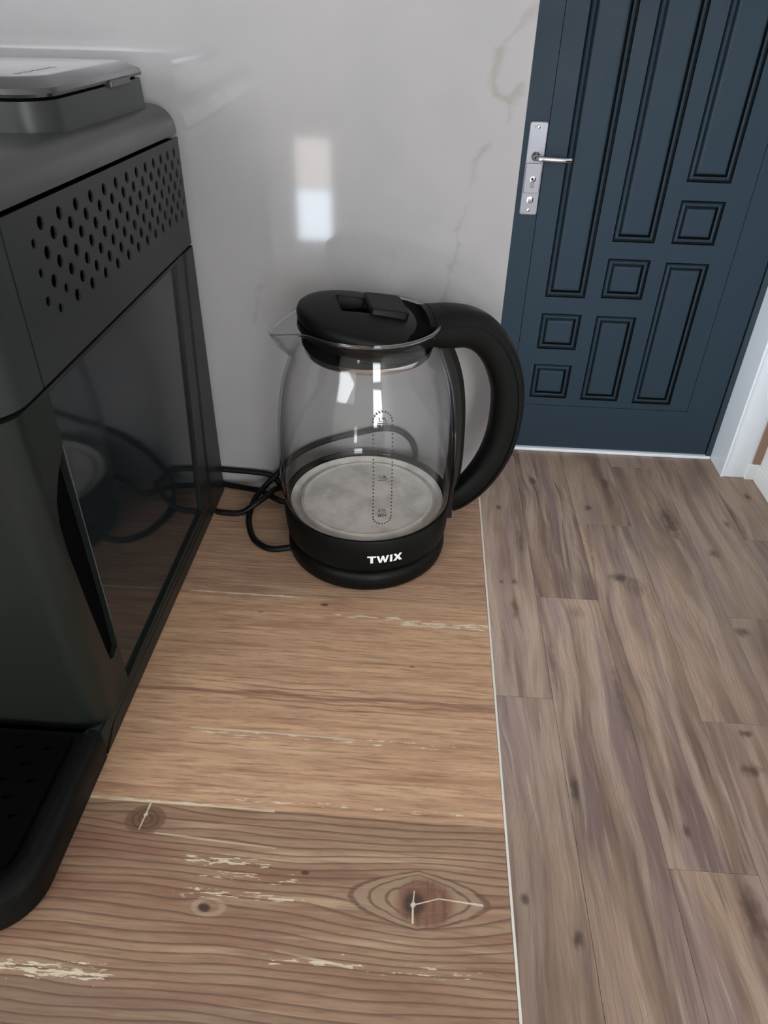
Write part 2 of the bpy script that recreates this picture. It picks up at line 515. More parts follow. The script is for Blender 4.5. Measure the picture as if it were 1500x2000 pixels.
wb = wm.node_tree.nodes['Principled BSDF']
wb.inputs['Base Color'].default_value = (0.1, 0.1, 0.1, 1)
wb.inputs['Emission Color'].default_value = (0.80, 0.90, 1.0, 1)
wb.inputs['Emission Strength'].default_value = 4.0
M['daylight'] = wm
wm2 = wm.copy()
wm2.node_tree.nodes['Principled BSDF'].inputs['Emission Color'].default_value = (1.0, 0.90, 0.84, 1)
wm2.node_tree.nodes['Principled BSDF'].inputs['Emission Strength'].default_value = 8.0
M['daylight_warm'] = wm2
wm3 = wm.copy()
wm3.node_tree.nodes['Principled BSDF'].inputs['Emission Strength'].default_value = 17.0
M['daylight_bright'] = wm3


# ------------------------------------------------------------------ object helpers
def root(name, loc, label=None, cat=None, kind=None, rz=0.0):
    o = bpy.data.objects.new(name, None)
    o.empty_display_size = 0.05
    COL.objects.link(o)
    o.location = loc
    o.rotation_euler = (0, 0, rz)
    if label:
        o['label'] = label
    if cat:
        o['category'] = cat
    if kind:
        o['kind'] = kind
    return o


def base_of(p):
    v = Vector((0, 0, 0))
    while p is not None:
        v += p.location
        p = p.parent
    return v


def link(name, me, m, parent=None, smooth=None, local=False):
    """me in world coordinates (or in the parent's coordinates when local)"""
    if parent is not None and not local:
        me.transform(Matrix.Translation(-base_of(parent)))
    if m is not None:
        if isinstance(m, (list, tuple)):
            for k in m:
                me.materials.append(k)
        else:
            me.materials.append(m)
    if smooth is not None:
        for p in me.polygons:
            p.use_smooth = True
        try:
            me.set_sharp_from_angle(angle=radians(smooth))
        except Exception:
            pass
    me.update()
    o = bpy.data.objects.new(name, me)
    COL.objects.link(o)
    if parent is not None:
        o.parent = parent
    return o


def mesh(verts, faces):
    me = bpy.data.meshes.new('m')
    me.from_pydata([tuple(v) for v in verts], [], faces)
    me.validate()
    return me


def bm_mesh(bm, normals=True):
    if normals:
        bmesh.ops.recalc_face_normals(bm, faces=bm.faces)
    me = bpy.data.meshes.new('m')
    bm.to_mesh(me)
    bm.free()
    return me


def add_box(bm, x0, x1, y0, y1, z0, z1, bev=0.0, seg=2):
    r = bmesh.ops.create_cube(bm, size=1.0)
    vs = r['verts']
    for v in vs:
        v.co = Vector(((x0 + x1) / 2 + v.co.x * (x1 - x0), (y0 + y1) / 2 + v.co.y * (y1 - y0), (z0 + z1) / 2 + v.co.z * (z1 - z0)))
    if bev > 0:
        es = list({e for v in vs for e in v.link_edges})
        bmesh.ops.bevel(bm, geom=es, offset=bev, segments=seg, profile=0.5, affect='EDGES')


def box(name, x0, x1, y0, y1, z0, z1, m, parent=None, bev=0.0, local=False, seg=2):
    bm = bmesh.new()
    add_box(bm, x0, x1, y0, y1, z0, z1, bev, seg)
    return link(name, bm_mesh(bm), m, parent, None, local)


def struct(o):
    o['kind'] = 'structure'
    return o


def loft(loops, cap0=True, cap1=True, closed=True):
    """loops: list of equal-length point loops"""
    n = len(loops[0])
    vs = [p for L in loops for p in L]
    fs = []
    for i in range(len(loops) - 1):
        for j in range(n if closed else n - 1):
            a = i * n + j
            b = i * n + (j + 1) % n
            fs.append((a, b, b + n, a + n))
    if cap0:
        fs.append(tuple(range(n))[::-1])
    if cap1:
        fs.append(tuple(range((len(loops) - 1) * n, len(loops) * n)))
    bm = bmesh.new()
    bv = [bm.verts.new(v) for v in vs]
    for f in fs:
        try:
            bm.faces.new([bv[i] for i in f])
        except ValueError:
            pass
    return bm_mesh(bm)


def lathe(profile, seg=96, cx=0.0, cy=0.0, caps=(True, True)):
    loops = []
    for r, z in profile:
        loops.append([(cx + r * cos(2 * pi * k / seg), cy + r * sin(2 * pi * k / seg), z) for k in range(seg)])
    return loft(loops, caps[0], caps[1])


def rrect(x0, x1, y0, y1, r, seg=8):
    """rounded rectangle outline; r is one radius or four (for -- +- ++ -+)"""
    rs = r if isinstance(r, (list, tuple)) else (r,) * 4
    pts = []
    for (cx, cy, a0, q) in ((x0, y0, pi, rs[0]), (x1, y0, 1.5 * pi, rs[1]), (x1, y1, 0, rs[2]), (x0, y1, 0.5 * pi, rs[3])):
        sx = 1 if cx == x0 else -1
        sy = 1 if cy == y0 else -1
        for k in range(seg + 1):
            a = a0 + 0.5 * pi * k / seg
            pts.append((cx + sx * q + q * cos(a), cy + sy * q + q * sin(a)))
    return pts


def catmull(pts, sub=8):
    P = [Vector(p) for p in pts]
    P = [P[0] * 2 - P[1]] + P + [P[-1] * 2 - P[-2]]
    out = []
    for i in range(1, len(P) - 2):
        for k in range(sub):
            t = k / sub
            a, b, c, d = P[i - 1], P[i], P[i + 1], P[i + 2]
            out.append(0.5 * ((2 * b) + (c - a) * t + (2 * a - 5 * b + 4 * c - d) * t * t + (3 * b - a - 3 * c + d) * t ** 3))
    out.append(P[-2].copy())
    return out


def tube(pts, r, seg=12):
    loops = []
    up = Vector((0, 0, 1))
    prev = None
    for i, p in enumerate(pts):
        t = (pts[min(i + 1, len(pts) - 1)] - pts[max(i - 1, 0)]).normalized()
        if prev is None:
            n = t.cross(up)
            if n.length < 0.1:
                n = t.cross(Vector((1, 0, 0)))
            n.normalize()
        else:
            n = (prev - t * prev.dot(t)).normalized()
        prev = n
        b = t.cross(n)
        loops.append([p + (n * cos(2 * pi * k / seg) + b * sin(2 * pi * k / seg)) * r for k in range(seg)])
    return loft(loops)


def plate_with_holes(outer, holes, to3, depth):
    """flat plate (2-D outline with holes) extruded by depth along to3's normal"""
    loops = [[Vector((p[0], p[1], 0)) for p in outer]] + [[Vector((p[0], p[1], 0)) for p in h] for h in holes]
    tris = tessellate_polygon(loops)
    flat = [p for L in loops for p in L]
    n = len(flat)
    vs = [to3(p.x, p.y, 0.0) for p in flat] + [to3(p.x, p.y, depth) for p in flat]
    fs = [tuple(t) for t in tris] + [tuple(i + n for i in t[::-1]) for t in tris]
    k = 0
    for L in loops:
        m_ = len(L)
        for i in range(m_):
            a, b = k + i, k + (i + 1) % m_
            fs.append((a, b, b + n, a + n))
        k += m_
    bm = bmesh.new()
    bv = [bm.verts.new(v) for v in vs]
    for f in fs:
        try:
            bm.faces.new([bv[i] for i in f])
        except ValueError:
            pass
    return bm_mesh(bm)


def text_mesh(body, size, offset=0.0, sx=1.0, extr=0.0):
    cu = bpy.data.curves.new('t', 'FONT')
    cu.body = body
    cu.size = size
    cu.offset = offset
    cu.align_x = 'CENTER'
    cu.align_y = 'CENTER'
    cu.extrude = extr
    o = bpy.data.objects.new('t', cu)
    me = bpy.data.meshes.new_from_object(o)
    bpy.data.objects.remove(o)
    bpy.data.curves.remove(cu)
    me.transform(Matrix.Diagonal((sx, 1, 1, 1)))
    return me


# ------------------------------------------------------------------ the setting
H = 0.9
DY = 1.663
struct(box('floor', -2.5, 1.3, -3.1, 1.80, -0.06, -0.0035, M['plank']))
floor = bpy.data.objects['floor']
pw = 0.1705
for k in range(-1, 7):
    x0 = 0.1155 + (k - 1) * pw + 0.0
    x1 = x0 + pw
    js = ((0.488 + (k - 1) * 0.3605) % 1.12)
    cuts = sorted([js + 1.12 * q for q in range(-3, 3)])
    for a, b in zip(cuts[:-1], cuts[1:]):
        a2, b2 = max(a, -0.9), min(b, DY + 0.01)
        if b2 - a2 < 0.02 or x0 > 1.13:
            continue
        g_ = 0.00035
        bm = bmesh.new()
        add_box(bm, x0 + g_, min(x1, 1.127) - g_, a2 + g_, b2 - g_, -0.0035, 0.0, 0.0004, 1)
        link('plank', bm_mesh(bm), M['plank'], floor)

struct(box('wall_back', -2.4, 0.0, 0.0, 0.12, 0.0, 2.55, M['marble'], bev=0.0008))
wp = root('wall_passage', (-0.06, 0.9, 0), kind='structure')
box('wall_piece', -0.12, 0.0, 0.12, 0.32, 0, 2.55, M['plaster'], wp)
box('wall_piece', -0.12, 0.0, 1.28, DY + 0.02, 0, 2.55, M['plaster'], wp)
box('wall_piece', -0.12, 0.0, 0.32, 1.28, 0, 0.22, M['plaster'], wp)
box('wall_piece', -0.12, 0.0, 0.32, 1.28, 1.22, 2.55, M['plaster'], wp)
wd = root('wall_door', (1.0, DY, 0), kind='structure')
box('lintel', 0.0, 1.30, DY - 0.122, DY + 0.12, 2.08, 2.55, M['plaster'], wd)
box('side_return', 1.009, 1.30, DY - 0.122, DY + 0.12, 0.0, 2.08, M['white_trim'], wd, bev=0.0015)
struct(box('trim_1', 1.0075, 1.016, DY - 0.1265, DY - 0.1185, 0.0, 2.09, M['white_trim'], bev=0.002))
struct(box('wall_right', 1.127, 1.28, -3.0, DY - 0.124, 0.0, 2.55, M['plaster']))
struct(box('ceiling', -2.5, 1.3, -3.1, 1.80, 2.55, 2.65, M['plaster']))
# wall_left and wall_rear with their window openings
wl = root('wall_left', (-2.4, -1.5, 0), kind='structure')
box('wall_piece', -2.5, -2.4, -3.0, -2.05, 0, 2.55, M['plaster'], wl)
box('wall_piece', -2.5, -2.4, -0.65, 0.12, 0, 2.55, M['plaster'], wl)
box('wall_piece', -2.5, -2.4, -2.05, -0.65, 0, 0.98, M['plaster'], wl)
box('wall_piece', -2.5, -2.4, -2.05, -0.65, 2.30, 2.55, M['plaster'], wl)
wr = root('wall_rear', (0, -3.0, 0), kind='structure')
box('wall_piece', -2.5, -2.16, -3.1, -3.0, 0, 2.55, M['plaster'], wr)
box('wall_piece', -2.16, -0.76, -3.1, -3.0, 0, 1.62, M['plaster'], wr)
box('wall_piece', -2.16, -0.76, -3.1, -3.0, 2.44, 2.55, M['plaster'], wr)
box('wall_piece', -0.76, -0.72, -3.1, -3.0, 0, 2.55, M['plaster'], wr)
box('wall_piece', -0.535, 0.42, -3.1, -3.0, 0, 2.55, M['plaster'], wr)
box('wall_piece', -0.72, -0.535, -3.1, -3.0, 0, 0.35, M['plaster'], wr)
box('wall_piece', -0.72, -0.535, -3.1, -3.0, 0.83, 2.55, M['plaster'], wr)
box('wall_piece', 1.10, 1.3, -3.1, -3.0, 0, 2.55, M['plaster'], wr)
box('wall_piece', 0.42, 1.10, -3.1, -3.0, 0, 0.80, M['plaster'], wr)
box('wall_piece', 0.42, 1.10, -3.1, -3.0, 2.2, 2.55, M['plaster'], wr)


def window(name, axis, fixed, a0, a1, z0, z1):
    r = root(name, (fixed if axis == 'x' else (a0 + a1) / 2, fixed if axis == 'y' else (a0 + a1) / 2, z0), kind='structure')
    t = min(0.05, (a1 - a0) * 0.12)
    bm = bmesh.new()
    for (p0, p1, q0, q1) in ((a0, a0 + t, z0, z1), (a1 - t, a1, z0, z1), (a0 + t, a1 - t, z0, z0 + t), (a0 + t, a1 - t, z1 - t, z1)):
        if axis == 'x':
            add_box(bm, fixed - 0.03, fixed + 0.01, p0, p1, q0, q1)
        else:
            add_box(bm, p0, p1, fixed - 0.03, fixed + 0.01, q0, q1)
    link('window_frame', bm_mesh(bm), M['white_trim'], r)
    if axis == 'x':
        box('pane', fixed - 0.02, fixed - 0.012, a0 + t, a1 - t, z0 + t, z1 - t, M['daylight'], r)
    else:
        box('pane', a0 + t, a1 - t, fixed - 0.02, fixed - 0.012, z0 + t, z1 - t, M['daylight'], r)
    return r


window('window_1', 'x', -2.4, -2.05, -0.65, 0.98, 2.30)
window('window_5', 'y', -3.0, -2.16, -0.76, 1.62, 2.44)
window('passage_fill_window', 'x', -0.02, 0.32, 1.28, 0.22, 1.22)  # unseen window, added with the fill light to brighten the passage
window('window_2', 'y', -3.0, 0.42, 1.10, 0.80, 2.20)
w3 = root('window_3', (-0.63, -3.0, 0.35), kind='structure')
bm = bmesh.new()
for a in ((-0.72, -0.712, 0.35, 0.83), (-0.543, -0.535, 0.35, 0.83), (-0.712, -0.543, 0.35, 0.36), (-0.712, -0.543, 0.82, 0.83), (-0.712, -0.543, 0.598, 0.606)):
    add_box(bm, a[0], a[1], -3.03, -2.99, a[2], a[3])
link('window_frame', bm_mesh(bm), M['white_trim'], w3)
box('pane', -0.712, -0.543, -3.02, -3.012, 0.36, 0.598, M['daylight_bright'], w3)
box('pane', -0.712, -0.543, -3.02, -3.012, 0.606, 0.82, M['daylight_warm'], w3)

# brown strip and skirting at the right of the doorway
tr = root('trim_2', (1.10, DY - 0.124, 0), kind='structure')
box('strip', 1.100, 1.1265, DY - 0.132, DY - 0.1225, 0.062, 2.2, M['brown_trim'], tr, bev=0.001)
struct(box('baseboard_door', 1.088, 1.1268, DY - 0.136, DY - 0.1222, 0.0, 0.060, M['plaster'], bev=0.002))
struct(box('baseboard_right', 1.117, 1.1269, -2.9, DY - 0.1365, 0.0, 0.060, M['plaster'], bev=0.002))

# ------------------------------------------------------------------ door
door = root('door_1', (0.56, DY, 0.0), kind='structure')
LX0, LX1, LZ0, LZ1 = 0.135, 0.985, 0.016, 2.05
panels = []
def P(x0, x1, z0, z1): panels.append((x0, x1, z0, z1))
P(0.319, 0.447, 0.573, 1.86)
P(0.498, 0.627, 0.753, 1.86)
P(0.678, 0.807, 0.930, 1.86)
P(0.678, 0.808, 0.753, 0.880)
P(0.498, 0.629, 0.576, 0.702)
P(0.678, 0.811, 0.208, 0.697)
P(0.318, 0.448, 0.395, 0.518)
P(0.497, 0.626, 0.212, 0.517)
P(0.318, 0.447, 0.214, 0.339)
BX0, BX1, BZ0, BZ1 = 0.256, 0.878, 0.185, 1.92
to3 = lambda a, b, d: Vector((a, DY + d, b))
holes = [[(p[0], p[2]), (p[1], p[2]), (p[1], p[3]), (p[0], p[3])] for p in panels]
# panel field (inside the thin border line)
me = plate_with_holes([(BX0 + .001, BZ0 + .001), (BX1 - .001, BZ0 + .001), (BX1 - .001, BZ1 - .001), (BX0 + .001, BZ1 - .001)], holes, to3, 0.012)
link('leaf_field', me, M['door'], door)
me = plate_with_holes([(LX0, LZ0), (LX1, LZ0), (LX1, LZ1), (LX0, LZ1)], [[(BX0 - .0008, BZ0 - .0008), (BX1 + .0008, BZ0 - .0008), (BX1 + .0008, BZ1 + .0008), (BX0 - .0008, BZ1 + .0008)]], to3, 0.012)
link('leaf_border', me, M['door'], door)
box('leaf_core', LX0, LX1, DY + 0.012, DY + 0.05, LZ0, LZ1, M['door'], door)
for (x0, x1, z0, z1) in panels:
    prof = [(0.0, 0.0), (0.0012, 0.0075), (0.0055, 0.0090), (0.0085, 0.0010), (0.0125, -0.0020), (0.0160, 0.0010), (0.0185, 0.0090), (0.0220, 0.0085), (0.0245, 0.0010), (0.030, 0.0)]
    loops = []
    for d, h in prof:
        loops.append([(x0 + d, DY + h, z0 + d), (x1 - d, DY + h, z0 + d), (x1 - d, DY + h, z1 - d), (x0 + d, DY + h, z1 - d)])
    me = loft(loops, cap0=False, cap1=True)
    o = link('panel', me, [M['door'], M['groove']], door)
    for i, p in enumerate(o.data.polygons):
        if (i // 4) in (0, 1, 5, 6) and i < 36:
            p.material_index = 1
box('door_frame', LX1 + 0.005, 1.0088, DY - 0.004, DY + 0.07, 0.0, 2.08, M['door_frame'], door, bev=0.002)
box('door_frame', 0.0, LX0 - 0.005, DY - 0.004, DY + 0.07, 0.0, 2.08, M['door_frame'], door, bev=0.002)
box('door_frame', LX0 - 0.005, LX1 + 0.005, DY - 0.004, DY + 0.07, LZ1 + .005, 2.08, M['door_frame'], door)
box('weather_seal', LX0 - 0.005, LX1 + 0.005, DY + 0.052, DY + 0.06, 0.0, 2.06, M['black_deep'], door)
struct(box('trim_3', 0.001, 1.006, DY - 0.010, DY + 0.05, 0.0005, 0.0115, M['white_trim'], bev=0.002))
# lock plate, slightly tapered sheet with rounded corners
px0, px1, pz0, pz1 = 0.2015, 0.2535, 0.824, 1.075
ol = rrect(px0, px1, pz0, pz1, 0.006, 5)
def inset(ol, c, d):
    return [(c[0] + (p[0] - c[0]) * (1 - d / (px1 - px0) * 2), c[1] + (p[1] - c[1]) * (1 - d / (pz1 - pz0) * 2)) for p in ol]
cc = ((px0 + px1) / 2, (pz0 + pz1) / 2)
L = [[(p[0], DY, p[1]) for p in ol], [(p[0], DY - 0.005, p[1]) for p in ol], [(p[0], DY - 0.007, p[1]) for p in inset(ol, cc, 0.002)]]
plate = link('lock_plate', loft(L), M['zinc'], door, 30)
# raised cylinder guard in the lower half
L = []
for d, h in ((0, 0.0068), (0, 0.0095), (0.0015, 0.0110)):
    L.append([(p[0], DY - h, p[1]) for p in rrect(0.2045 + d, 0.2505 - d, 0.886 + d, 0.968 - d, 0.003, 3)])
link('cylinder_guard', loft(L), M['zinc'], plate, 30)
def disc(name, x, z, r, h0, h1, m, par):
    L = [[(x + q * cos(2 * pi * k / 28), DY - h, z + q * sin(2 * pi * k / 28)) for k in range(28)] for q, h in ((r, h0), (r, h1 - 0.001), (r * 0.75, h1))]
    return link(name, loft(L), m, par, 40)
disc('lock_cylinder', 0.2285, 0.925, 0.0088, 0.010, 0.015, M['chrome'], plate)
disc('cylinder_plug', 0.2265, 0.926, 0.0042, 0.0149, 0.0158, M['black_gloss'], plate)
box('cylinder_stem', 0.2245, 0.2325, DY - 0.0145, DY - 0.010, 0.901, 0.920, M['chrome'], plate, bev=0.002)
disc('lock_knob', 0.2275, 0.868, 0.0100, 0.0065, 0.0150, M['chrome'], plate)
disc('screw', 0.2275, 0.838, 0.0052, 0.0065, 0.0085, M['chrome'], plate)
disc('screw', 0.2275, 1.062, 0.0052, 0.0065, 0.0085, M['chrome'], plate)
disc('screw', 0.2185, 1.062, 0.0035, 0.0065, 0.0078, M['zinc'], plate)
# lever
disc('lever_rosette', 0.2285, 0.986, 0.012, 0.0065, 0.013, M['black_gloss'], plate)
lp = catmull([(0.2285, DY - 0.010, 0.986), (0.2285, DY - 0.036, 0.986), (0.236, DY - 0.047, 0.986), (0.262, DY - 0.050, 0.985), (0.300, DY - 0.050, 0.984), (0.326, DY - 0.046, 0.984)], 8)
link('door_lever', tube(lp, 0.0078, 14), M['chrome'], plate, 60)

# ------------------------------------------------------------------ unseen box beside the passage, added just outside the frame to shade the floor
cb = root('shade_box', (1.06, 0.65, 0.0), 'unseen dark box added at the right wall to shade the floor', 'cabinet')
box('carcass', 0.992, 1.115, 0.20, 0.98, 0.0, 1.15, M['black_deep'], cb, bev=0.003)

# ------------------------------------------------------------------ countertop and its base cabinet
top = box('worktop', -2.38, -0.0012, -0.60, -0.0008, H - 0.038, H, M['counter'], None, bev=0.0006)
top['label'] = 'wood-look laminate worktop with knots, running under the kettle and coffee machine'
top['category'] = 'worktop'
box('edge_band', -0.0012, 0.0004, -0.60, -0.0008, H - 0.038, H + 0.0002, M['edge'], top, local=False)
base = root('base_cabinet', (-1.1, -0.3, 0.0), 'white base cabinet carrying the wood-look worktop', 'cabinet')
box('carcass', -2.36, -0.012, -0.565, -0.005, 0.10, H - 0.0385, M['white_trim'], base, bev=0.001)
box('plinth', -2.36, -0.04, -0.52, -0.005, 0.0, 0.10, M['black_deep'], base)
for q in range(4):
    d = box('door', -2.355 + q * 0.586, -2.355 + q * 0.586 + 0.58, -0.585, -0.5655, 0.105, H - 0.045, M['white_trim'], base, bev=0.002)

# ------------------------------------------------------------------ kettle
KX, KY, KA = -0.1195, -0.0895, radians(14)
kb = root('power_base', (KX, KY, H), 'round black power base on the wood worktop with a looped cord', 'kettle base', rz=KA)
prof = [(0.0715, 0.0), (0.0745, 0.0006), (0.0772, 0.004), (0.0782, 0.009), (0.0780, 0.0150), (0.0765, 0.0195), (0.0735, 0.0215), (0.070, 0.0218)]
link('base_dish', lathe(prof), M['black'], kb, 50, True)
# cord (world path)
c = H + 0.0034
cord = [(-0.190, -0.1130, c + .003), (-0.213, -0.1145, c), (-0.231, -0.103, c), (-0.2415, -0.082, c), (-0.2465, -0.060, c + .001), (-0.2445, -0.036, c + .006),
        (-0.2365, -0.0185, c + .011), (-0.2245, -0.0085, c + .021), (-0.208, -0.0056, c + .040), (-0.187, -0.0046, c + .055), (-0.160, -0.0042, c + .067),
        (-0.134, -0.0040, c + .075), (-0.112, -0.0040, c + .081), (-0.094, -0.0040, c + .080), (-0.080, -0.0042, c + .069), (-0.0745, -0.0046, c + .052), (-0.080, -0.0046, c + .034),
        (-0.100, -0.0046, c + .016), (-0.135, -0.0045, c + .006), (-0.165, -0.0060, c + .004), (-0.190, -0.0200, c + .005), (-0.209, -0.0400, c + .006), (-0.222, -0.0385, c + .008), (-0.240, -0.0260, c + .008), (-0.262, -0.0150, c + .004), (-0.286, -0.0075, c + .002),
        (-0.315, -0.0045, c + .005), (-0.350, -0.0040, c + .012), (-0.355, -0.0038, c + .020), (-0.330, -0.0038, c + .021), (-0.285, -0.0040, c + .0195), (-0.249, -0.0050, c + .0185), (-0.232, -0.0065, c + .0165),
        (-0.2235, -0.0090, c + .008), (-0.2215, -0.0170, c + .0075), (-0.2240, -0.0290, c + .0140), (-0.2310, -0.0410, c + .0125), (-0.2420, -0.0520, c + .0085), (-0.2560, -0.0575, c + .001), (-0.2750, -0.0580, c), (-0.2835, -0.0560, c)]
me = tube(catmull(cord, 6), 0.0031, 12)
me.transform(Matrix.Rotation(-KA, 4, 'Z') @ Matrix.Translation((-KX, -KY, -H)))
link('power_cord', me, M['rubber'], kb, 80, True)

ke = root('kettle', (KX, KY, H), 'clear glass electric kettle with black lid, handle and collar, standing beside the coffee machine', 'kettle', rz=KA)
# collar
prof = [(0.072, 0.0235), (0.0755, 0.0240), (0.0778, 0.027), (0.0792, 0.034), (0.0798, 0.046), (0.0800, 0.0600), (0.0795, 0.0612), (0.0770, 0.0612), (0.0766, 0.0565), (0.0760, 0.050), (0.070, 0.048)]
collar = link('collar', lathe(prof), M['black'], ke, 50, True)
link('coupling', lathe([(0.066, 0.0221), (0.066, 0.0240)]), M['black_deep'], ke, 50, True)
# heating plate with raised rings
prof = [(0.0745, 0.0500), (0.0745, 0.0560), (0.0735, 0.0575), (0.0700, 0.0560), (0.0675, 0.0520), (0.0655, 0.0518), (0.0640, 0.0560), (0.0615, 0.0568), (0.0600, 0.0560), (0.0570, 0.0556), (0.0001, 0.0556)]
link('heating_plate', lathe(prof, 96, caps=(True, False)), M['heat'], ke, 40, True)

GP = [(0.0770, 0.0580), (0.0783, 0.0600), (0.0800, 0.0660), (0.0818, 0.0760), (0.0826, 0.0900), (0.0826, 0.1050), (0.0820, 0.1250), (0.0808, 0.1450), (0.0788, 0.1620), (0.0760, 0.1770),
      (0.0722, 0.1900), (0.0680, 0.2010), (0.0645, 0.2090), (0.0620, 0.2160), (0.0606, 0.2220), (0.0602, 0.2275), (0.0610, 0.2320), (0.0620, 0.2345)]
GP3 = catmull([(r, 0, z) for r, z in GP], 3)
NS = 144


def gl(r, z, th, off):
    d = abs((th - pi + pi) % (2 * pi) - pi) if False else abs(((th - pi) + pi) % (2 * pi) - pi)
    up = max(0.0, min(1.0, (z - 0.200) / 0.034))
    up = up * up * (3 - 2 * up)
    w1 = exp(-(d / 0.33) ** 2)
    w2 = exp(-(d / 0.62) ** 2)
    add = up * (0.0175 * w1 + 0.0035 * w2)
    zz = z - up * 0.0100 * w1 + (0.0 if z < .225 else 0.002 * w2)
    rr = r - off + add
    return (rr * cos(th), rr * sin(th), zz)


outer = [[gl(p.x, p.z, 2 * pi * k / NS, 0.0) for k in range(NS)] for p in GP3]
inner = [[gl(p.x, p.z, 2 * pi * k / NS, 0.0026) for k in range(NS)] for p in GP3]
lip = [[gl(GP3[-1].x, GP3[-1].z + 0.0010, 2 * pi * k / NS, 0.0006) for k in range(NS)], [gl(GP3[-1].x, GP3[-1].z + 0.0010, 2 * pi * k / NS, 0.0020) for k in range(NS)]]
loops = outer + lip + inner[::-1]
nl = len(loops)
vs = [p for L in loops for p in L]
fs = []
for i in range(nl):
    i2 = (i + 1) % nl
    for j in range(NS):
        j2 = (j + 1) % NS
        fs.append((i * NS + j, i * NS + j2, i2 * NS + j2, i2 * NS + j))
me = mesh(vs, fs)
bm = bmesh.new()
bm.from_mesh(me)
jug = link('glass_jug', bm_mesh(bm), M['glass'], ke, 60, True)


rimp = [Vector(gl(GP3[-1].x, GP3[-1].z + 0.0006, 2 * pi * k / NS, 0.0013)) for k in range(NS)]
L = []
for k in range(NS):
    t = (rimp[(k + 1) % NS] - rimp[k - 1]).normalized()
    n_ = t.cross(Vector((0, 0, 1))).normalized()
    b_ = n_.cross(t)
    L.append([rimp[k] + (n_ * cos(2 * pi * q / 10) + b_ * sin(2 * pi * q / 10)) * 0.00135 for q in range(10)])
L.append(L[0])
me = loft(L, cap0=False, cap1=False)
bm = bmesh.new()
bm.from_mesh(me)
bmesh.ops.remove_doubles(bm, verts=bm.verts, dist=1e-6)
link('pouring_rim', bm_mesh(bm), M['glass_solid'], jug, 80, True)


def rad_at(z):
    for a, b in zip(GP3[:-1], GP3[1:]):
        if a.z <= z <= b.z:
            return a.x + (b.x - a.x) * (z - a.z) / (b.z - a.z)
    return 0.08


def wrap(me, th0, z0, rfun, off):
    """wrap a flat mesh (x = along the surface, y = up) round the kettle"""
    for v in me.vertices:
        z = z0 + v.co.y
        r = rfun(z)
        th = th0 + v.co.x / r
        rr = r + off + v.co.z
        v.co = Vector((rr * cos(th), rr * sin(th), z))
    return me


TH = radians(-90.5)
bm = bmesh.new()
W2, ZT, ZB = 0.0078, 0.1870, 0.0835
dots = []
zt, zb = ZT - W2, ZB + W2
n = int((zt - zb) / 0.0034)
for i in range(n + 1):
    z = zb + (zt - zb) * i / n
    dots += [(-W2, z), (W2, z)]
for i in range(1, 10):
    a = pi * i / 10
    dots += [(W2 * cos(a), zt + W2 * sin(a)), (W2 * cos(a), zb - W2 * sin(a))]
for (u, z) in dots:
    vs = [bm.verts.new((u + 0.00080 * cos(2 * pi * k / 8), z + 0.00080 * sin(2 * pi * k / 8), 0)) for k in range(8)]
    bm.faces.new(vs)


def rect(bm, u0, u1, z0, z1):
    bm.faces.new([bm.verts.new(p) for p in ((u0, z0, 0), (u1, z0, 0), (u1, z1, 0), (u0, z1, 0))])


rect(bm, -0.0040, 0.0040, 0.1776, 0.1782)
rect(bm, -0.0040, 0.0040, 0.1277, 0.1283)
rect(bm, -0.0040, 0.0040, 0.0948, 0.0954)
me = bm_mesh(bm, False)
for s, z in (('1.8L', 0.1806), ('MAX', 0.1753), ('1.0L', 0.1308), ('0.5L', 0.0978), ('MIN', 0.0925)):
    tm = text_mesh(s, 0.0042, 0.00012)
    tm.transform(Matrix.Translation((0, z, 0)))
    bm = bmesh.new()
    bm.from_mesh(me)
    bm.from_mesh(tm)
    bm.to_mesh(me)
    bm.free()
wrap(me, TH, 0.0, rad_at, 0.00025)
link('level_marking', me, M['print'], jug, None, True)

# logo letters on the collar
bm = bmesh.new()
def poly(bm, pts): bm.faces.new([bm.verts.new((p[0], p[1], 0)) for p in pts])
lh = 0.0040
def bar(bm, x0, y0, x1, y1, wd):
    d = Vector((x1 - x0, y1 - y0))
    n_ = Vector((-d.y, d.x)).normalized() * wd / 2
    poly(bm, [(x0 - n_.x, y0 - n_.y), (x1 - n_.x, y1 - n_.y), (x1 + n_.x, y1 + n_.y), (x0 + n_.x, y0 + n_.y)])
hs = 0.0017
poly(bm, [(-.0130, lh), (-.0130, lh - hs), (-.0050, lh - hs), (-.0050, lh)])
poly(bm, [(-.0102, lh - hs), (-.0102, -lh), (-.0078, -lh), (-.0078, lh - hs)])
poly(bm, [(-.0047, lh - hs * 0), (-.0024, lh), (-.0012, -.0012), (0.0002, lh), (0.0020, lh), (0.0034, -.0012), (.0046, lh), (.0066, lh), (.0044, -lh), (.0024, -lh), (.0011, .0004), (-.0003, -lh), (-.0022, -lh)])
poly(bm, [(.0076, -lh), (.0099, -lh), (.0099, lh), (.0076, lh)])
poly(bm, [(.0108, lh), (.0135, lh), (.0150, .0014), (.0166, lh), (.0192, lh), (.0166, 0.0), (.0194, -lh), (.0166, -lh), (.0150, -.0016), (.0134, -lh), (.0106, -lh), (.0135, 0.0)])
bmesh.ops.subdivide_edges(bm, edges=bm.edges, cuts=1)
bmesh.ops.triangulate(bm, faces=bm.faces)
me = bm_mesh(bm, False)
me.transform(Matrix.Translation((-0.0030, 0.0415, 0)))
wrap(me, radians(-87.5), 0.0, lambda z: 0.0795, 0.0005)
link('logo', me, M['logo'], collar, None, True)

# ---- lid (tilted down towards the handle)
TL = radians(10)
LZc = 0.2380
lidm = Matrix.Translation((0, 0, LZc)) @ Matrix.Rotation(TL, 4, 'Y')


def lidmesh(me):
    me.transform(lidm)
    return me


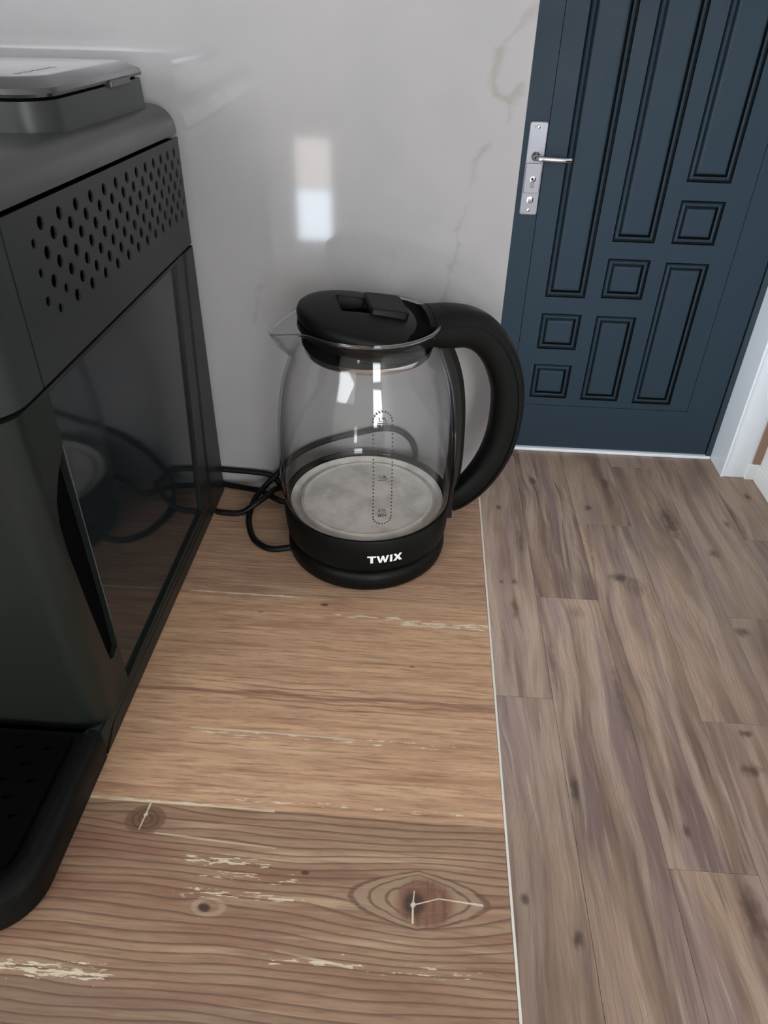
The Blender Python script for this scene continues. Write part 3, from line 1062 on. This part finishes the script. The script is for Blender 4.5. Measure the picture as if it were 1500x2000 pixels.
# lid shell: lathe rim plus a flat top with a finger pocket cut in it
RL = 0.0595
seg = 96
prof = [(0.0540, -0.0110), (RL - 0.0035, -0.0110), (RL - 0.0008, -0.0080), (RL, -0.0045), (RL - 0.0006, -0.0012), (RL - 0.0028, 0.0008), (RL - 0.0075, 0.0020), (0.0470, 0.0034)]
rim = lathe(prof, seg, caps=(True, False))
pock = rrect(-0.0260, 0.0030, -0.0150, 0.0230, 0.0035, 4)
outl = [(0.0470 * cos(2 * pi * k / seg), 0.0470 * sin(2 * pi * k / seg)) for k in range(seg)]
def dome(a, b): return 0.0034 + 0.0042 * max(0.0, 1 - (a * a + b * b) / 0.0470 ** 2)
from mathutils.geometry import delaunay_2d_cdt
pts2 = [Vector(p) for p in outl]
ed = [(i, (i + 1) % seg) for i in range(seg)]
k0 = len(pts2)
pts2 += [Vector(p) for p in pock]
ed += [(k0 + i, k0 + (i + 1) % len(pock)) for i in range(len(pock))]
for rr in (0.0435, 0.0385, 0.033, 0.027, 0.020, 0.012):
    nn = max(10, int(rr * 1500))
    for k in range(nn):
        q = Vector((rr * cos(2 * pi * k / nn), rr * sin(2 * pi * k / nn)))
        if not (-0.0275 < q.x < 0.0045 and -0.0165 < q.y < 0.0245):
            pts2.append(q)
rv, _, rf, _, _, _ = delaunay_2d_cdt(pts2, ed, [], 1, 1e-6)
keep = []
for f in rf:
    cx_ = sum(rv[i].x for i in f) / len(f)
    cy_ = sum(rv[i].y for i in f) / len(f)
    if not (-0.0259 < cx_ < 0.0029 and -0.0149 < cy_ < 0.0229):
        keep.append(tuple(f))
topm = mesh([(v.x, v.y, dome(v.x, v.y)) for v in rv], keep)
bm = bmesh.new()
bm.from_mesh(rim)
bm.from_mesh(topm)
bmesh.ops.remove_doubles(bm, verts=bm.verts, dist=1e-6)
lid = link('lid', lidmesh(bm_mesh(bm)), M['black'], ke, 40, True)
# pocket tub
L = []
for d, z in ((0.0, 0.0030), (-0.0008, 0.0060), (-0.0002, 0.0050), (0.0006, -0.0070), (0.0030, -0.0090)):
    L.append([(p[0], p[1], z) for p in rrect(-0.0260 + d, 0.0030 - d, -0.0150 + d, 0.0230 - d, 0.0035, 4)])
link('finger_pocket', lidmesh(loft(L[1:], cap0=False)), M['black'], lid, 40, True)
# latch slab over the pocket's handle side
L = []
for d, z in ((0.0, 0.0042), (0.0, 0.0100), (0.0010, 0.0112)):
    L.append([(p[0], p[1], z + 0.0012 * (1 - ((p[0] - 0.014) / 0.02) ** 2)) for p in rrect(-0.0020 + d, 0.0300 - d, -0.0170 + d, 0.0245 - d, (0.0015, 0.004, 0.004, 0.0015), 5)])
link('latch', lidmesh(loft(L)), M['black'], lid, 40, True)
# under-ring and gasket
link('lid_gasket', lathe([(0.050, 0.2140), (0.0545, 0.2145), (0.0562, 0.2170), (0.0565, 0.2270), (0.0565, 0.2350), (0.050, 0.2360)], 96), M['black_deep'], lid, 50, True)
me = lathe([(0.0500, -0.0190), (0.0555, -0.0185), (0.0575, -0.0165), (0.0578, -0.0118), (0.050, -0.0112)], 96)
link('lid_skirt', lidmesh(me), M['black'], lid, 50, True)
link('steel_ring', lathe([(0.0500, 0.2085), (0.0535, 0.2088), (0.0545, 0.2105), (0.0545, 0.2139), (0.050, 0.2139)], 96), M['chrome'], ke, 40, True)
# hinge bridge between lid and handle (straight ridge)
L = []
for d, z in ((0.0, 0.0), (0.0, 0.0030), (0.0008, 0.0036)):
    L.append([(p[0], p[1], z) for p in rrect(0.0405 + d, 0.0425 - d, -0.0300 + d, 0.0300 - d, 0.0006, 3)])
link('hinge_seam', lidmesh(loft(L)), M['black_gloss'], lid, 40, True)

# ---- handle
hp = [(0.0455, 0.2285, .0120, .0290), (0.0600, 0.2262, .0160, .0245), (0.0720, 0.2255, .0168, .0215), (0.0870, 0.2235, .0165, .0180), (0.1010, 0.2160, .0158, .0160), (0.1125, 0.2035, .0152, .0152), (0.1220, 0.1870, .0150, .0150),
      (0.1290, 0.1660, .0148, .0150), (0.1315, 0.1440, .0148, .0150), (0.1307, 0.1200, .0146, .0148), (0.1262, 0.0980, .0144, .0145), (0.1175, 0.0780, .0140, .0140), (0.1060, 0.0615, .0136, .0132), (0.0935, 0.0500, .0133, .0120), (0.0820, 0.0430, .0133, .0100)]
cp = catmull([(a, 0, b) for a, b, _, _ in hp], 6)
cw = catmull([(q, 0, s) for _, _, q, s in hp], 6)


def section(hw, hd, n=28, e=2.6):
    """superellipse: hw across (tangential), hd radial"""
    out = []
    for k in range(n):
        a = 2 * pi * k / n
        ca, sa = cos(a), sin(a)
        out.append((math.copysign(abs(ca) ** (2 / e), ca) * hd, math.copysign(abs(sa) ** (2 / e), sa) * hw))
    return out


loops = []
grip = []
for i, p in enumerate(cp):
    t = (cp[min(i + 1, len(cp) - 1)] - cp[max(i - 1, 0)]).normalized()
    nrm = Vector((t.z, 0, -t.x))
    if nrm.dot(Vector((p.x - 0.07, 0, p.z - 0.14))) < 0:
        nrm = -nrm
    y = Vector((0, 1, 0))
    hd, hw = cw[i].x, cw[i].z
    loops.append([p + nrm * a + y * b for a, b in section(hw, hd)])
    if 2 <= i <= len(cp) - 3:
        # outer cover strip standing slightly proud
        st = section(hw * 1.03, hd * 1.04)
        grip.append([p + nrm * max(a, hd * 0.42) + y * b for a, b in st])
handle = link('handle', loft(loops), M['black'], ke, 50, True)
link('handle_cover', loft(grip), M['black'], handle, 50, True)
# release button on the shoulder of the handle
bm = bmesh.new()
add_box(bm, -0.0105, 0.0105, -0.0095, 0.0095, -0.004, 0.0042, 0.0015, 2)
me = bm_mesh(bm)
me.transform(Matrix.Translation((0.1100, 0, 0.2225)) @ Matrix.Rotation(radians(42), 4, 'Y'))
link('release_button', me, M['black'], handle, 40, True)
# strap that follows the glass from lid to collar
sl = []
gz = [0.030 + (0.229 - 0.030) * i / 40 for i in range(41)]
for z in gz:
    r = max(rad_at(z), 0.0800) if z < 0.10 else rad_at(max(z, 0.0581))
    r0, r1 = r + 0.0006, r + 0.0048
    wv = 0.0125 + 0.004 * max(0, (z - 0.17) / 0.05)
    pts = []
    N = 8
    for k in range(N + 1):
        a = -wv / 0.08 + 2 * wv / 0.08 * k / N
        pts.append((r1 * cos(a), r1 * sin(a), z))
    for k in range(N, -1, -1):
        a = -wv / 0.08 + 2 * wv / 0.08 * k / N
        pts.append((r0 * cos(a), r0 * sin(a), z))
    sl.append(pts)
link('handle_strap', loft(sl), M['black_gloss'], handle, 40, True)
# clear-edged outer spine on the strap
sl = []
for z in gz[3:-2]:
    r = max(rad_at(z), 0.0800) if z < 0.10 else rad_at(max(z, 0.0581))
    r1 = r + 0.0044
    sl.append([(r1, -0.0058, z), (r1 + 0.0052, -0.0046, z), (r1 + 0.0052, 0.0046, z), (r1, 0.0058, z)])
link('strap_spine', loft(sl), M['black'], handle, 40, True)

# ------------------------------------------------------------------ coffee machine
SX = -0.286
cm = root('coffee_machine', (-0.44, -0.18, H), 'dark grey bean-to-cup coffee machine with perforated side vents and smoked water tank', 'coffee machine')
BX = -0.60
Zs, Zt = 1.168, 1.256
# base plinth
L = []
for z, d in ((H, 0.001), (H + 0.002, 0.0), (H + 0.019, 0.0), (H + 0.021, 0.002)):
    L.append([(p[0], p[1], z) for p in rrect(BX + d, SX - d, -0.358 + d, -0.014, 0.004, 5)])
link('base_frame', loft(L), M['machine_lower'], cm, 40)
# lower body (rounded front corner)
L = []
for z in (H + 0.021, Zs - 0.0012):
    L.append([(p[0], p[1], z) for p in rrect(BX + 0.004, SX - 0.0056, -0.3340, -0.016, 0.002, 2)])
link('lower_body', loft(L), M['machine_lower'], cm, 40)
L = []
for z in (H + 0.021, Zs - 0.0012):
    L.append([(p[0], p[1], z) for p in rrect(BX + 0.004, SX - 0.0005, -0.353, -0.3340, (0.018, 0.0185, 0.0002, 0.0002), 12)])
link('front_fascia', loft(L), M['machine_lower'], cm, 40)
# front fascia: skin on the front third of the side, carrying the grip recess next to the tank
def yz(a, b, d): return Vector((SX - 0.0055 + d, a, b))
slot = [(-0.3200, 0.9600), (-0.3150, 0.9570), (-0.3060, 0.9600), (-0.3050, 1.0000), (-0.3060, 1.0900), (-0.3075, 1.1260), (-0.3170, 1.1180), (-0.3270, 1.1050), (-0.3310, 1.0900), (-0.3315, 1.0700), (-0.3270, 1.0200)]
outl = [(-0.3340, H + 0.0215), (-0.0165, H + 0.0215), (-0.0165, Zs - 0.0012), (-0.3340, Zs - 0.0012)]
wnd = [(-0.3040, 0.9225), (-0.0880, 0.9270), (-0.0585, 1.1640), (-0.3040, 1.1640)]
me = plate_with_holes(outl, [slot, wnd], yz, 0.0050)
link('side_fascia', me, M['machine_lower'], cm)
box('grip_recess', SX - 0.0054, SX - 0.0045, -0.3325, -0.3045, 0.955, 1.136, M['black_deep'], cm)
me = plate_with_holes([(-0.3038, 0.9230), (-0.0885, 0.9275), (-0.0592, 1.1635), (-0.3038, 1.1635)], [], lambda a, b, d: Vector((SX - 0.0054 + d, a, b)), 0.0022)
link('water_tank', me, M['tank'], cm)
box('tank_edge', SX - 0.0030, SX - 0.0004, -0.3050, -0.3040, 0.985, 1.130, M['tank_edge'], cm)
# raised frame: back post and sill with bevelled inner faces
Oo = [(-0.358, H + 0.002), (-0.0125, H + 0.002), (-0.0125, Zs - 0.001)]
Mm = [(-0.340, H + 0.0140), (-0.0600, H + 0.0140), (-0.0345, Zs - 0.001)]
Ii = [(-0.3020, H + 0.0222), (-0.0872, H + 0.0262), (-0.0575, Zs - 0.001)]
vs, fs = [], []
for (a, b, xx) in [(Oo, None, SX - 0.006), (Oo, None, SX + 0.0006), (Mm, None, SX + 0.0006), (Ii, None, SX - 0.0045), (Ii, None, SX - 0.0056)]:
    vs += [(xx, q[0], q[1]) for q in a]
for r in range(4):
    for j in range(2):
        fs.append((r * 3 + j, r * 3 + j + 1, r * 3 + 3 + j + 1, r * 3 + 3 + j))
bm = bmesh.new()
bm.from_mesh(mesh(vs, fs))
link('side_frame', bm_mesh(bm), M['machine_lower'], cm)

# vent band with real perforations
holes = []


def yk(k): return -0.2675 + 0.0240 * k - 0.00033 * k * k


def hole(k, row):
    y = yk(k)
    z = 1.2482 - 0.0079 * row - 0.00028 * k
    s = 0.0036
    if k < 0 or k > 12:
        s = 0.0025
    if row >= 5 and k < 1:
        s = 0.0027
    sy = s * 1.08 * (1.0 - 0.022 * max(k, 0))
    return [(y + q * sy, z + t * s) for q, t in ((-0.45, -1), (0.45, -1), (0.95, -0.35), (0.95, 0.35), (0.45, 1), (-0.45, 1), (-0.95, 0.35), (-0.95, -0.35))]


for row in range(7):
    if row % 2 == 0:
        ks = range(0, 13)
        for k in ks:
            holes.append(hole(k, row))
    else:
        for k in range(0, 14):
            holes.append(hole(k - 0.5, row))
def yzv(a, b, d): return Vector((SX + d, a, b))
z_l, z_r = 1.2595, 1.2545
me = plate_with_holes([(-0.3070, Zs + 0.0010), (-0.0125, Zs + 0.0010), (-0.0125, z_r), (-0.3070, z_l)], holes, yzv, -0.0012)
link('vent_panel', me, M['machine'], cm)
box('vent_shade_sheet', SX - 0.020, SX - 0.0030, -0.3065, -0.014, Zs + 0.001, z_r - 0.001, M['black_deep'], cm)  # near-black sheet gives the vent holes their inner shade
# front band (curved corner) beside the vents
fr = rrect(BX, SX, -0.356, -0.3084, (0.026, 0.030, 0.0005, 0.0005), 12)
link('front_band', loft([[(p[0], p[1], z) for p in fr] for z in (Zs + 0.0010, 1.2592)]), M['machine'], cm, 40)
bm = bmesh.new()
add_box(bm, BX, SX - 0.0205, -0.306, -0.0125, Zs + 0.001, 1.252)
link('upper_core', bm_mesh(bm), M['machine'], cm)

# top cover with big rounded shoulder; lower edge follows the sloping seam
def seam(y): return 1.2610 - (y + 0.305) * 0.0172
L = []
for d, h in ((0.0020, 0.0), (0.0, 0.0010), (0.0, 0.0050), (0.0008, 0.0095), (0.0030, 0.0140), (0.0065, 0.0180), (0.0115, 0.0210), (0.0175, 0.0225), (0.030, 0.0228)):
    L.append([(p[0], p[1], seam(p[1]) + h + 0.0004) for p in rrect(BX + d, SX - d * 1.0 + 0.0002, -0.357 + d, -0.0120 - d * 0.15, (0.03, 0.03, 0.003, 0.003), 10)])
link('top_cover', loft(L), M['machine_top'], cm, 60)

# bean hopper collar and lid
def hop(z, d, rr=0.022):
    return [(p[0], p[1], z) for p in rrect(-0.56 + d, -0.3000 - d, -0.205 + d, -0.036 - d, (rr, rr, 0.006, 0.006), 10)]
link('bean_hopper', loft([hop(1.275, -0.001), hop(1.2985, 0.0)]), M['machine'], cm, 40)
link('hopper_seal', loft([hop(1.2985, 0.003), hop(1.3005, 0.003)]), M['black_deep'], cm, 40)
lidh = link('hopper_lid', loft([hop(1.3005, -0.0010), hop(1.3022, -0.0014), hop(1.3050, -0.0004), hop(1.3095, 0.0085), hop(1.3102, 0.0110)]), M['lid_gloss'], cm, 25)
box('lid_grip', -0.312, -0.2972, -0.105, -0.068, 1.2970, 1.3018, M['machine_top'], lidh, bev=0.001)
# worn marks printed on the lid
bm = bmesh.new()
for q in range(9):
    yy = -0.176 + q * 0.0058
    add_box(bm, -0.3285, -0.3250 - 0.0008 * (q % 2), yy, yy + 0.0036 + 0.0008 * (q % 3), 1.3102, 1.31035)
link('lid_mark', bm_mesh(bm), M['black_gloss'], lidh)

# drip tray
L = []
def tr_(z, d): return [(p[0], p[1], z) for p in rrect(BX + d, -0.2835 - d, -0.4865 + d, -0.3590, (0.034, 0.034, 0.002, 0.002), 12)]
tray = link('drip_tray', loft([tr_(H, 0.004), tr_(H + 0.002, 0.0015), tr_(H + 0.022, 0.0), tr_(H + 0.028, 0.0008), tr_(H + 0.0305, 0.004), tr_(H + 0.0305, 0.009), tr_(H + 0.026, 0.012), tr_(H + 0.0255, 0.018)]), M['black'], cm, 50)
holes = []
for i in range(12):
    for j in range(7):
        cx_, cy_ = -0.315 - i * 0.020 - (j % 2) * 0.010, -0.375 - j * 0.0125
        holes.append([(cx_ + 0.0042 * cos(2 * pi * k / 8), cy_ + 0.0022 * sin(2 * pi * k / 8)) for k in range(8)])
grate = plate_with_holes(rrect(BX + 0.020, -0.3025, -0.466, -0.3640, (0.02, 0.02, 0.001, 0.001), 6), holes, lambda a, b, d: Vector((a, b, H + 0.0262 + d)), 0.0022)
link('drip_grate', grate, M['black_deep'], tray)
